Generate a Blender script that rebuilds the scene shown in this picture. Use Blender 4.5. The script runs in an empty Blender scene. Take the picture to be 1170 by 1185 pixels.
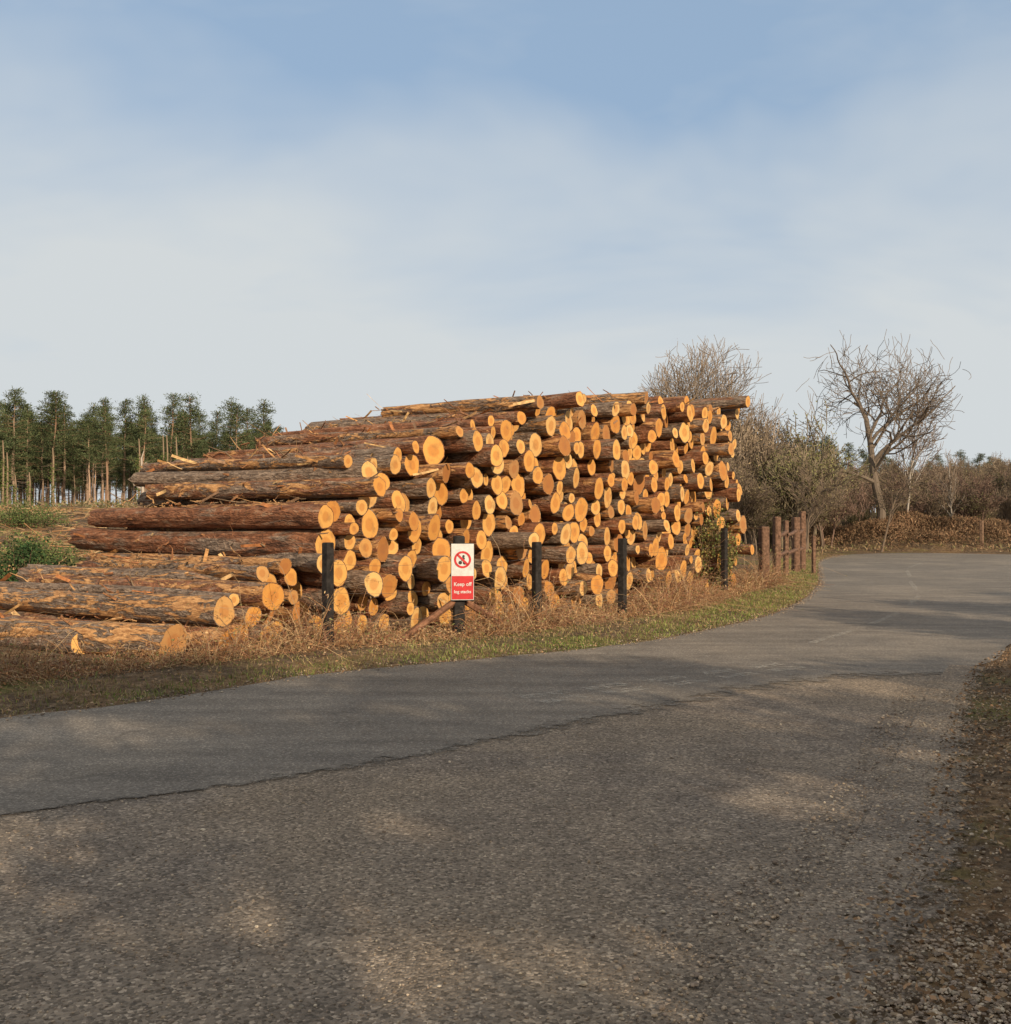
import bpy, math, numpy as np
from mathutils import Vector
rng=np.random.default_rng(7)
C=bpy.context.scene.collection
PI=math.pi
# ------------------------------------------------------------------ mesh builder
class MB:
    def __init__(s): s.v=[];s.t=[];s.q=[];s.c=[];s.l=[];s.tm=[];s.qm=[];s.n=0
    def add(s,v,q=None,t=None,col=(1,1,1),lp=None,m=0,qm=None):
        v=np.asarray(v,float).reshape(-1,3);k=len(v)
        s.v.append(v);col=np.asarray(col,float)
        s.c.append(np.broadcast_to(col,(k,3)) if col.ndim==1 else col)
        s.l.append(np.zeros((k,3)) if lp is None else np.asarray(lp,float).reshape(-1,3))
        if q is not None and len(q):
            q=np.asarray(q);s.q.append(q+s.n);s.qm.append(np.full(len(q),m) if qm is None else qm)
        if t is not None and len(t):
            t=np.asarray(t);s.t.append(t+s.n);s.tm.append(np.full(len(t),m))
        s.n+=k
    def build(s,name,mats,smooth=False,parent=None,link=True):
        me=bpy.data.meshes.new(name);V=np.concatenate(s.v)
        q=np.concatenate(s.q) if s.q else np.zeros((0,4),int)
        t=np.concatenate(s.t) if s.t else np.zeros((0,3),int)
        mi=np.concatenate((s.qm+s.tm)) if (s.qm or s.tm) else np.zeros(0)
        me.vertices.add(len(V));me.vertices.foreach_set("co",V.ravel().astype(np.float32))
        loops=np.concatenate([q.ravel(),t.ravel()]).astype(np.int32)
        me.loops.add(len(loops));me.loops.foreach_set("vertex_index",loops)
        n=len(q)+len(t);me.polygons.add(n)
        st=np.concatenate([np.arange(len(q))*4,len(q)*4+np.arange(len(t))*3]).astype(np.int32)
        me.polygons.foreach_set("loop_start",st)
        me.polygons.foreach_set("material_index",mi.astype(np.int32))
        me.polygons.foreach_set("use_smooth",np.full(n,smooth))
        me.update(calc_edges=True)
        cc=np.concatenate(s.c);a=me.attributes.new("col","FLOAT_COLOR","POINT")
        a.data.foreach_set("color",np.hstack([cc,np.ones((len(cc),1))]).ravel().astype(np.float32))
        a=me.attributes.new("lp","FLOAT_VECTOR","POINT");a.data.foreach_set("vector",np.concatenate(s.l).ravel().astype(np.float32))
        for m in (mats if isinstance(mats,list) else [mats]): me.materials.append(m)
        if not link: return me
        o=bpy.data.objects.new(name,me);C.objects.link(o)
        if parent: o.parent=parent
        return o
def nrm(a): return a/np.maximum(np.linalg.norm(a,axis=-1,keepdims=True),1e-9)
def tubes(mb,P,R,S=3,col=(1,1,1),m=0):
    P=np.asarray(P,float);R=np.asarray(R,float)
    if P.ndim==2: P=P[None];R=R[None]
    N,K,_=P.shape
    T=nrm(np.gradient(P,axis=1));T0=T.mean(1,keepdims=True)
    ref=np.where(np.abs(T0[...,2:3])>.8,np.array([1.,0,0]),np.array([0,0,1.]))
    U=nrm(np.cross(T,np.broadcast_to(ref,T.shape)));W=np.cross(T,U)
    a=np.arange(S)*2*PI/S
    V=P[:,:,None]+R[:,:,None,None]*(np.cos(a)[:,None]*U[:,:,None]+np.sin(a)[:,None]*W[:,:,None])
    i=np.arange(N)[:,None,None]*K*S;k=np.arange(K-1)[None,:,None]*S;j=np.arange(S)[None,None,:];j2=(j+1)%S
    q=np.stack([i+k+j,i+k+S+j,i+k+S+j2,i+k+j2],-1).reshape(-1,4)
    col=np.asarray(col,float)
    if col.ndim==2: col=np.repeat(col,K*S,0)
    mb.add(V,q=q,col=col,m=m)
def cards(mb,P,L,Wd,D=None,col=(1,1,1),m=0):
    """small leaf faces (rhombus)"""
    N=len(P);D=nrm(rng.normal(size=(N,3))) if D is None else nrm(D)
    S=nrm(np.cross(D,rng.normal(size=(N,3))));L=np.broadcast_to(L,(N,))[:,None];Wd=np.broadcast_to(Wd,(N,))[:,None]
    V=np.stack([P,P+D*L*.5+S*Wd,P+D*L,P+D*L*.5-S*Wd],1)
    col=np.asarray(col,float)
    if col.ndim==2: col=np.repeat(col,4,0)
    mb.add(V,q=np.arange(N*4).reshape(-1,4),col=col,m=m)
def box(mb,c,sx,sy,sz,yaw=0,col=(1,1,1),m=0,bev=.0):
    x,y,z=sx/2,sy/2,sz
    b=min(sx,sy)*.12
    prof=[(-x+b,-y),(x-b,-y),(x,-y+b),(x,y-b),(x-b,y),(-x+b,y),(-x,y-b),(-x,-y+b)]
    rings=[]
    for zz,s in((0,1),(z-b,1),(z,.85)):
        rings.append([(px*s,py*s,zz) for px,py in prof])
    V=np.array(rings).reshape(-1,3);ca,sa=math.cos(yaw),math.sin(yaw)
    V=np.stack([V[:,0]*ca-V[:,1]*sa,V[:,0]*sa+V[:,1]*ca,V[:,2]],1)+np.array(c)
    q=[(k*8+j,k*8+(j+1)%8,(k+1)*8+(j+1)%8,(k+1)*8+j) for k in range(2) for j in range(8)]
    n=len(V);V=np.vstack([V,V[16:].mean(0)])
    t=[(16+j,16+(j+1)%8,n) for j in range(8)]
    mb.add(V,q=q,t=t,col=col,m=m)
# ------------------------------------------------------------------ node helpers
def newmat(name,rough=.9,spec=.2):
    m=bpy.data.materials.new(name);m.use_nodes=True;nt=m.node_tree
    b=nt.nodes["Principled BSDF"];b.inputs["Roughness"].default_value=rough
    b.inputs["Specular IOR Level"].default_value=spec
    return m,nt,b
def N(nt,t,**k):
    n=nt.nodes.new(t)
    for a,v in k.items(): setattr(n,a,v)
    return n
def noise(nt,vec,scale,det=4,rough=.6,dist=0):
    n=N(nt,"ShaderNodeTexNoise");n.inputs["Scale"].default_value=scale;n.inputs["Detail"].default_value=min(det,4)
    n.inputs["Roughness"].default_value=rough;n.inputs["Distortion"].default_value=dist
    if vec is not None: nt.links.new(vec,n.inputs["Vector"])
    return n.outputs["Fac"]
def ramp(nt,fac,stops):
    r=N(nt,"ShaderNodeValToRGB");e=r.color_ramp.elements
    while len(e)<len(stops): e.new(.5)
    for i,(p,c) in enumerate(stops):
        e[i].position=p;e[i].color=(c,c,c,1) if isinstance(c,(int,float)) else (*c,1)
    nt.links.new(fac,r.inputs[0]);return r.outputs[0]
def mixc(nt,f,a,b,mode='MIX'):
    x=N(nt,"ShaderNodeMix",data_type='RGBA',blend_type=mode)
    for s,v in((0,f),(6,a),(7,b)):
        if isinstance(v,(int,float)): x.inputs[s].default_value=v
        elif isinstance(v,tuple): x.inputs[s].default_value=(*v,1)
        else: nt.links.new(v,x.inputs[s])
    return x.outputs[2]
def mth(nt,op,a,b=0.,c=None):
    x=N(nt,"ShaderNodeMath",operation=op)
    for i,v in enumerate((a,b,c)):
        if v is None: continue
        if isinstance(v,(int,float)): x.inputs[i].default_value=v
        else: nt.links.new(v,x.inputs[i])
    return x.outputs[0]
def vmap(nt,vec,scale=(1,1,1),rot=(0,0,0),loc=(0,0,0)):
    x=N(nt,"ShaderNodeMapping");x.inputs["Scale"].default_value=scale;x.inputs["Rotation"].default_value=rot;x.inputs["Location"].default_value=loc
    nt.links.new(vec,x.inputs["Vector"]);return x.outputs[0]
def bump(nt,b,h,st,dist):
    x=N(nt,"ShaderNodeBump");x.inputs["Strength"].default_value=st;x.inputs["Distance"].default_value=dist
    nt.links.new(h,x.inputs["Height"]);nt.links.new(x.outputs[0],b.inputs["Normal"])
def wpos(nt): return N(nt,"ShaderNodeNewGeometry").outputs["Position"]
def attr(nt,n,out="Color"): return N(nt,"ShaderNodeAttribute",attribute_name=n).outputs[out]
def attrmat(name,sc=6,rough=.9,lo=.6,hi=1.35,bs=0,tex=True):
    m,nt,b=newmat(name,rough,.15);c=attr(nt,"col")
    if not tex:
        oi=N(nt,"ShaderNodeObjectInfo").outputs["Random"]
        nt.links.new(mixc(nt,1.,c,ramp(nt,oi,[(0.,.8),(1.,1.2)]),'MULTIPLY'),b.inputs["Base Color"]);return m
    f=noise(nt,wpos(nt),sc,2)
    nt.links.new(mixc(nt,1.,c,ramp(nt,f,[(.3,lo),(.7,hi)]),'MULTIPLY'),b.inputs["Base Color"])
    if bs: bump(nt,b,noise(nt,wpos(nt),sc*4,3),.6,bs)
    return m
M_leaf=attrmat("foliage",tex=False);M_grass=attrmat("dry_grass",2);M_twig=attrmat("twig_bark",tex=False)
M_stone=attrmat("pebble_stone",40,.8);M_trunk=attrmat("tree_bark",tex=False)
M_wood=attrmat("weathered_timber",14,.85,.5,1.4,.01)
# bark
m,nt,b=newmat("pine_bark",.85,.25);M_bark=m
lp=attr(nt,"lp","Vector");cr=N(nt,"ShaderNodeSeparateColor");nt.links.new(attr(nt,"col"),cr.inputs[0]);R1,R2,R3=cr.outputs[:3]
off=N(nt,"ShaderNodeCombineXYZ")
for i,(r,k) in enumerate(((R1,37.),(R2,29.),(R1,11.))): nt.links.new(mth(nt,'MULTIPLY',r,k),off.inputs[i])
va=N(nt,"ShaderNodeVectorMath",operation='ADD');nt.links.new(lp,va.inputs[0]);nt.links.new(off.outputs[0],va.inputs[1]);lv=va.outputs[0]
st=vmap(nt,lv,(1.6,6,6))
n1=noise(nt,st,1.8,6,.68,.3);n2=noise(nt,vmap(nt,lv,(.9,4,4)),1.5,4,.6,.6);n3=noise(nt,vmap(nt,lv,(8,30,30)),1.,4,.7)
c=ramp(nt,n1,[(.28,(.045,.025,.017)),(.42,(.17,.074,.040)),(.55,(.30,.130,.066)),(.70,(.35,.24,.165))])
grey=ramp(nt,n3,[(.3,(.105,.08,.062)),(.7,(.32,.26,.205))])
c=mixc(nt,ramp(nt,mth(nt,'ADD',n2,mth(nt,'MULTIPLY',mth(nt,'SUBTRACT',R2,.5),.35)),[(.42,0.),(.56,.85)]),c,grey)
n4=noise(nt,vmap(nt,lv,(1.3,6,6),loc=(5,3,1)),1.6,6,.7,.8)
strip=ramp(nt,mth(nt,'ADD',n4,mth(nt,'MULTIPLY',mth(nt,'SUBTRACT',R1,.5),.26)),[(.58,0.),(.61,1.)])
wood=ramp(nt,n3,[(.3,(.38,.17,.065)),(.7,(.56,.33,.15))])
c=mixc(nt,strip,c,wood)
c=mixc(nt,1.,c,ramp(nt,n3,[(.3,.52),(.65,1.25)]),'MULTIPLY')
nt.links.new(c,b.inputs["Base Color"])
vo=N(nt,"ShaderNodeTexVoronoi",feature='DISTANCE_TO_EDGE');vo.inputs["Scale"].default_value=4;nt.links.new(vmap(nt,lv,(2,8,8)),vo.inputs["Vector"])
hb=mth(nt,'MULTIPLY',mth(nt,'ADD',mth(nt,'MINIMUM',vo.outputs[0],.18),n1),mth(nt,'SUBTRACT',1.,mth(nt,'MULTIPLY',strip,.7)))
bump(nt,b,mth(nt,'ADD',hb,mth(nt,'MULTIPLY',n3,.35)),1.,.045)
# cut end
m,nt,b=newmat("sawn_pine_end",.75,.25);M_cut=m
lp=attr(nt,"lp","Vector");cr=N(nt,"ShaderNodeSeparateColor");nt.links.new(attr(nt,"col"),cr.inputs[0]);R1,R2,R3=cr.outputs[:3]
sp=N(nt,"ShaderNodeSeparateXYZ");nt.links.new(lp,sp.inputs[0])
rr=mth(nt,'SQRT',mth(nt,'ADD',mth(nt,'MULTIPLY',sp.outputs[1],sp.outputs[1]),mth(nt,'MULTIPLY',sp.outputs[2],sp.outputs[2])))
off=N(nt,"ShaderNodeCombineXYZ");nt.links.new(mth(nt,'MULTIPLY',R1,31.),off.inputs[0]);nt.links.new(mth(nt,'MULTIPLY',R2,17.),off.inputs[1])
va=N(nt,"ShaderNodeVectorMath",operation='ADD');nt.links.new(lp,va.inputs[0]);nt.links.new(off.outputs[0],va.inputs[1]);lv=va.outputs[0]
nn=noise(nt,lv,6,5)
ring=mth(nt,'SINE',mth(nt,'MULTIPLY',mth(nt,'ADD',rr,mth(nt,'MULTIPLY',nn,.03)),430.))
c=mixc(nt,R1,(.74,.41,.120),(.60,.265,.058))
c=mixc(nt,ramp(nt,R2,[(.60,0.),(.95,.7)]),c,(.74,.49,.20))
c=mixc(nt,ramp(nt,mth(nt,'ADD',mth(nt,'DIVIDE',rr,R3),mth(nt,'MULTIPLY',nn,.5)),[(.62,.55),(.78,0.)]),c,(.48,.18,.045))
c=mixc(nt,1.,c,ramp(nt,ring,[(.0,.84),(.8,1.05)]),'MULTIPLY')
c=mixc(nt,ramp(nt,nn,[(.53,0.),(.70,.6)]),c,(.30,.15,.06))
c=mixc(nt,ramp(nt,R1,[(.80,0.),(.95,.65)]),c,(.28,.115,.045))
nt.links.new(c,b.inputs["Base Color"]);bump(nt,b,mth(nt,'ADD',nn,mth(nt,'MULTIPLY',ring,.1)),.5,.01)
# ground
m,nt,b=newmat("heath_ground",.95,.1);M_ground=m;p=wpos(nt)
big=noise(nt,p,.12,3,.6);mid=noise(nt,p,.9,4,.65);fin=noise(nt,p,9,4,.7);vf=noise(nt,p,45,3,.7)
dirt=ramp(nt,fin,[(.3,(.055,.039,.027)),(.5,(.125,.09,.06)),(.7,(.25,.185,.125))])
straw=ramp(nt,fin,[(.3,(.14,.08,.042)),(.7,(.34,.23,.13))])
grass=ramp(nt,fin,[(.3,(.06,.075,.022)),(.7,(.17,.18,.06))])
c=mixc(nt,ramp(nt,mid,[(.44,0.),(.60,.8)]),dirt,straw)
c=mixc(nt,ramp(nt,mth(nt,'ADD',mth(nt,'MULTIPLY',big,.7),mth(nt,'MULTIPLY',mid,.3)),[(.52,0.),(.58,.85)]),c,grass)
c=mixc(nt,1.,c,ramp(nt,vf,[(.3,.65),(.7,1.3)]),'MULTIPLY')
nt.links.new(c,b.inputs["Base Color"]);bump(nt,b,mth(nt,'ADD',fin,mth(nt,'MULTIPLY',vf,.4)),1.,.06)
# asphalt
def asphalt(name,smooth,fringe=False):
    m,nt,b=newmat(name,.85 if smooth else .9,.25);p=wpos(nt)
    big=noise(nt,p,.35,3,.6,.5);mid=noise(nt,p,2.2,4,.7);grit=noise(nt,p,120,2,.8)
    v=N(nt,"ShaderNodeTexVoronoi");v.inputs["Scale"].default_value=90 if smooth else 75;nt.links.new(p,v.inputs["Vector"])
    if smooth:
        base=ramp(nt,mid,[(.3,(.138,.123,.107)),(.7,(.195,.173,.147))])
        base=mixc(nt,ramp(nt,big,[(.45,0.),(.65,.7)]),base,(.240,.208,.170))
        st_=noise(nt,vmap(nt,p,(.5,3.2,1),(0,0,-.72)),1.0,4,.6)
        base=mixc(nt,1.,base,ramp(nt,st_,[(.35,.80),(.65,1.15)]),'MULTIPLY')
        sep=N(nt,"ShaderNodeSeparateColor");nt.links.new(v.outputs["Color"],sep.inputs[0])
        c=mixc(nt,1.,base,ramp(nt,sep.outputs[0],[(.0,.68),(.8,1.1),(1.,1.8)]),'MULTIPLY')
        cv=N(nt,"ShaderNodeTexVoronoi",feature='DISTANCE_TO_EDGE');cv.inputs["Scale"].default_value=.55
        wv=N(nt,"ShaderNodeVectorMath",operation='ADD');nt.links.new(p,wv.inputs[0])
        nz=N(nt,"ShaderNodeTexNoise");nz.inputs["Scale"].default_value=1.5;nt.links.new(p,nz.inputs["Vector"]);nt.links.new(nz.outputs["Color"],wv.inputs[1])
        nt.links.new(wv.outputs[0],cv.inputs["Vector"])
        ck=mth(nt,'MULTIPLY',ramp(nt,cv.outputs[0],[(.0,1.),(.014,0.)]),ramp(nt,noise(nt,p,.5,2),[(.50,0.),(.60,.45)]))
        c=mixc(nt,ck,c,(.07,.06,.05));h=mth(nt,'ADD',grit,mth(nt,'MULTIPLY',v.outputs["Distance"],-.5));bump(nt,b,h,.5,.006)
    else:
        v2=N(nt,"ShaderNodeTexVoronoi");v2.inputs["Scale"].default_value=27;nt.links.new(p,v2.inputs["Vector"])
        base=ramp(nt,mid,[(.28,(.148,.122,.100)),(.5,(.222,.185,.150)),(.72,(.315,.258,.200))])
        base=mixc(nt,ramp(nt,big,[(.42,0.),(.62,.7)]),base,(.285,.225,.162))
        sep=N(nt,"ShaderNodeSeparateColor");nt.links.new(v.outputs["Color"],sep.inputs[0])
        c=mixc(nt,1.,base,ramp(nt,sep.outputs[0],[(.0,.45),(.45,.94),(.85,1.18),(1.,2.0)]),'MULTIPLY')
        sep2=N(nt,"ShaderNodeSeparateColor");nt.links.new(v2.outputs["Color"],sep2.inputs[0])
        sm=mth(nt,'MULTIPLY',ramp(nt,sep2.outputs[0],[(.90,0.),(.93,1.)]),ramp(nt,v2.outputs["Distance"],[(.26,1.),(.34,0.)]))
        c=mixc(nt,mth(nt,'MULTIPLY',sm,.6),c,mixc(nt,sep2.outputs[1],(.10,.085,.072),(.42,.36,.28)))
        h=mth(nt,'ADD',mth(nt,'MULTIPLY',v.outputs["Distance"],-1.),mth(nt,'ADD',mth(nt,'MULTIPLY',sm,.8),grit));bump(nt,b,h,.85,.011)
    nt.links.new(c,b.inputs["Base Color"])
    if fringe:
        sc_=N(nt,"ShaderNodeSeparateColor");nt.links.new(attr(nt,"col"),sc_.inputs[0])
        tr=N(nt,"ShaderNodeBsdfTransparent");mx=N(nt,"ShaderNodeMixShader")
        f=mth(nt,'ADD',sc_.outputs[0],mth(nt,'MULTIPLY',mth(nt,'SUBTRACT',noise(nt,p,5,4,.75),.5),1.6))
        nt.links.new(ramp(nt,f,[(.35,0.),(.65,1.)]),mx.inputs[0]);nt.links.new(tr.outputs[0],mx.inputs[1]);nt.links.new(b.outputs[0],mx.inputs[2]);nt.links.new(mx.outputs[0],nt.nodes["Material Output"].inputs[0])
    return m
M_road=asphalt("smooth_asphalt",True);M_apron=asphalt("gravelly_asphalt",False);M_fr=asphalt("crumbling_asphalt_edge",True,True);M_fr2=asphalt("loose_gravel_edge",False,True)
m,nt,b=newmat("worn_road_paint",.8,.2);M_paint=m
b.inputs["Base Color"].default_value=(.50,.47,.41,1)
tr=N(nt,"ShaderNodeBsdfTransparent");mx=N(nt,"ShaderNodeMixShader")
nt.links.new(ramp(nt,noise(nt,wpos(nt),14,4,.75),[(.44,0.),(.64,.55)]),mx.inputs[0]);nt.links.new(tr.outputs[0],mx.inputs[1]);nt.links.new(b.outputs[0],mx.inputs[2])
nt.links.new(mx.outputs[0],nt.nodes["Material Output"].inputs[0])
# ------------------------------------------------------------------ layout polygons
UP=[(-60,-34),(-25,-8),(-10,3.4),(-6,6.5),(-4.03,8.07),(-3.24,8.7),(-1.84,10.4),(-.25,11.5),(1.24,12.6),(2.55,14.0),(4.67,17.3),(7.2,23.4),(9.6,31),(12,38.5),(15,44.5),(19,46.8),(23.5,44),(30,39),(45,32),(80,24)]
LOWR=[(80,14),(45,21),(30,24),(20,23.5),(13,20),(8.6,15.6),(6.46,12.9),(5.0,10.9)]
RIGHT=[(4.15,9.36),(2.9,6.9),(1.9,4.93),(1.15,3.74),(.8,3.1),(.6,1),(1,-6),(2,-16)]
ASP=UP+LOWR+RIGHT+[(-12,-20),(-50,-44)]
LOWE=[(2.9,10.6),(.88,8.9),(-.53,7.34),(-1.76,6.14),(-2.75,5.5),(-6,2.8),(-12,-1.5),(-27,-13),(-58,-38)]
ROAD=UP+LOWR+LOWE
def dens(poly,step,amp,seed,near=60,closed=True):
    r=np.random.default_rng(seed);out=[];P=np.array(poly,float);n=len(P)
    for i in range(n if closed else n-1):
        if closed: p0,p1,p2,p3=P[(i-1)%n],P[i],P[(i+1)%n],P[(i+2)%n]
        else: p0,p1,p2,p3=P[max(i-1,0)],P[i],P[i+1],P[min(i+2,n-1)]
        L=np.linalg.norm(p2-p1);k=max(2,int(L/(step if np.linalg.norm(p1)<near else 1.5)))
        l1=np.linalg.norm(p1-p0);l3=np.linalg.norm(p3-p2)
        m1=(p2-p0)/(L+l1)*L;m2=(p3-p1)/(L+l3)*L
        for j in range(k):
            t=j/k;out.append((2*t**3-3*t**2+1)*p1+(t**3-2*t**2+t)*m1+(-2*t**3+3*t**2)*p2+(t**3-t**2)*m2)
    o=np.array(out);nz=r.normal(size=(len(o),2));s=nz.copy()
    for _ in range(3): s=(s+np.roll(s,1,0)+np.roll(s,-1,0))/3
    return o+s*amp*1.6+nz*amp*.35
def flat(name,poly,z,mat):
    me=bpy.data.meshes.new(name)
    me.from_pydata([(x,y,z) for x,y in poly],[],[list(range(len(poly)))])
    import bmesh
    bm=bmesh.new();bm.from_mesh(me);bmesh.ops.triangulate(bm,faces=bm.faces[:])
    bmesh.ops.recalc_face_normals(bm,faces=bm.faces[:])
    if bm.faces[0].normal.z<0: bmesh.ops.reverse_faces(bm,faces=bm.faces[:])
    bm.to_mesh(me);bm.free();me.materials.append(mat)
    o=bpy.data.objects.new(name,me);C.objects.link(o);return o
ASPd=dens(ASP,.12,.045,3);ROADd=dens(ROAD,.12,.012,3)
apron=flat("gravel_apron",ASPd,.004,M_apron)
road=flat("asphalt_road",ROADd,.008,M_road)
ASPc=dens(ASP,1.2,0,1)
def sdist(x,y):
    x=np.atleast_1d(np.asarray(x,float));y=np.atleast_1d(np.asarray(y,float))
    d=np.full(x.shape,1e9);ins=np.zeros(x.shape,bool);P=ASPc;n=len(P)
    for i in range(n):
        a=P[i];c=P[(i+1)%n];e=c-a
        t=np.clip(((x-a[0])*e[0]+(y-a[1])*e[1])/max(e@e,1e-9),0,1)
        d=np.minimum(d,np.hypot(x-a[0]-t*e[0],y-a[1]-t*e[1]))
        cond=(a[1]>y)!=(c[1]>y)
        ins^=cond&(x<(c[0]-a[0])*(y-a[1])/(c[1]-a[1]+1e-12)+a[0])
    return np.where(ins,-d,d)
def ss(a,b,x): t=np.clip((x-a)/(b-a),0,1);return t*t*(3-2*t)
def hgt(x,y):
    x=np.asarray(x,float);y=np.asarray(y,float);d=sdist(x.ravel(),y.ravel()).reshape(x.shape)
    nz=np.sin(x*.9+1.3*np.sin(y*.6))*np.cos(y*.8+x*.3)*.5+np.sin(x*2.3+y*1.7)*.25+np.sin(x*.23+2)*np.cos(y*.19)*1.
    h=2.0*ss(8,42,d)*ss(12,34,y)
    h+=nz*.10*ss(.5,3,d)*(.4+ss(6,14,d)*2)
    h+=.05*ss(.05,.9,d)
    h+=1.05*np.exp(-((x-21.5)/5.5)**2-((y-51.5)/2.6)**2)*ss(.3,2,d)
    h=np.where(d<0,-.06*ss(0,.6,-d)-.0,h)
    u=(x+2.63)*.62+(y-12.67)*.79;w=-(x+2.63)*.79+(y-12.67)*.62
    pad=ss(-4.2,-2.6,u)*(1-ss(12.8,16,u))*ss(-.8,-.2,w)*(1-ss(5.5,8.5,w))
    return h*(1-pad)+.03*pad
# crumbling, fading edges where tarmac, gravel and verge meet
def fringe(name,line,wfun,offs,zf,mat,par,sgn=1):
    P=dens(line,.2,0,1,60,False);d=nrm(np.gradient(P,axis=0));nn_=np.column_stack([-d[:,1],d[:,0]])*sgn;wd=wfun(P);mb=MB();n=len(P)
    for f,a_ in offs:
        q_=P+nn_*(f*wd if f>0 else np.full(n,f))[:,None];mb.add(np.column_stack([q_,zf(q_)]),col=(a_,0,0))
    i,j=np.meshgrid(np.arange(len(offs)-1),np.arange(n-1),indexing='ij')
    Q=np.stack([i*n+j,(i+1)*n+j,(i+1)*n+j+1,i*n+j+1],-1).reshape(-1,4)
    mb.q.append(Q[:,::-1] if sgn>0 else Q);mb.qm.append(np.zeros(len(Q),int));mb.build(name,mat,True,par)
fringe("crumbling_edge",[(4.95,10.9)]+LOWE[:7],lambda P:np.interp(P[:,0],[-4,-2,-.8,1,3,5],[.12,.18,.6,1.0,1.1,.8]),[(-.25,1.3),(.0,1.15),(.33,.75),(.66,.35),(1.,-.3)],lambda q:np.full(len(q),.012),M_fr,road)
fringe("loose_edge",[(5.0,10.9)]+RIGHT[:6],lambda P:np.interp(P[:,1],[1,4,8,11],[.7,.55,.32,.25]),[(-.2,1.3),(-.05,1.1),(.2,.85),(.45,.6),(.7,.35),(1.,-.3)],lambda q:np.maximum(hgt(q[:,0],q[:,1]),.004)+.010,M_fr2,apron,1)
a=np.linspace(-1,1,361);g=np.sinh(a*6.2)/math.sinh(6.2)
X,Y=np.meshgrid(g*1400,g*1400+14);Z=hgt(X,Y)
mb=MB();n=len(a);i,j=np.meshgrid(np.arange(n-1),np.arange(n-1),indexing='ij')
q=np.stack([i*n+j,i*n+j+1,(i+1)*n+j+1,(i+1)*n+j],-1).reshape(-1,4)
mb.add(np.stack([X,Y,Z],-1),q=q);mb.build("ground",M_ground,True)
mb=MB()
def stripe(p,q_,w):
    p=np.array(p,float);q_=np.array(q_,float);d=(q_-p)/np.linalg.norm(q_-p);s=np.array([-d[1],d[0]])*w/2
    V=[(*(p-s),.016),(*(q_-s),.016),(*(q_+s),.016),(*(p+s),.016)];mb.add(V,q=[(0,1,2,3)])
for p,q_ in (((3.9,12.9),(4.9,14.3)),((5.5,15.2),(6.6,17.0)),((7.4,18.5),(8.5,20.8)),((9.1,22.4),(10.2,25.5)),((11,27.5),(12.3,31)),((13.2,33),(14.8,36))): stripe(p,q_,.11)
A=np.array([.3,8.75]);Bv=np.array([3.4,11.0])
for k in range(5):
    for o in (0,.28):
        s=A+(Bv-A)*k/5+np.array([-.6,.8])*o;e=s+(Bv-A)*.13;stripe(s,e,.16)
mb.build("road_marking",M_paint)
# ------------------------------------------------------------------ log pile
F0=np.array([-2.63,12.67]);FD=np.array([.62,.79]);FD/=np.linalg.norm(FD);AX=nrm(np.array([-.84,.54]))
pt=np.array([-1.3,-1.0,-.99,-.45,-.4,.30,.31,.45,.46,1.10,1.11,1.95,1.96,2.75,2.76,3.6,3.61,4.5,4.7,5.3,7.7,12.6])
pz=np.array([.30,.36,.62,.64,.98,1.05,1.25,1.30,1.80,1.86,2.40,2.46,2.62,2.68,2.90,2.96,3.16,3.20,3.34,3.42,3.72,4.05])
prof=lambda t:np.interp(t,pt,pz)
tg=np.arange(-1.15,12.6,.025);ct=np.zeros(0);cz=np.zeros(0);crr=np.zeros(0);fail=0
while fail<25 and len(ct)<1200:
    r=float(np.clip(rng.normal(.153,.036),.09,.235))
    z=np.full(tg.shape,r)
    if len(ct):
        dx=np.abs(tg[:,None]-ct[None]);s=r+crr[None]
        hh=np.where(dx<s,cz[None]+np.sqrt(np.maximum(s*s-dx*dx,0)),0);z=np.maximum(z,hh.max(1))
    ok=(z+r<prof(tg)+.05)&(tg+r<12.6)
    if not ok.any(): fail+=1;continue
    zz=np.where(ok,z,9e9)
    k=int(np.argmin(zz));ct=np.append(ct,tg[k]);cz=np.append(cz,z[k]);crr=np.append(crr,r)
print("LOGS",len(ct))
pile=bpy.data.objects.new("log_pile",None);C.objects.link(pile)
mb=MB();deb=MB();S=16;K=13;th=np.arange(S)*2*PI/S
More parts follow.
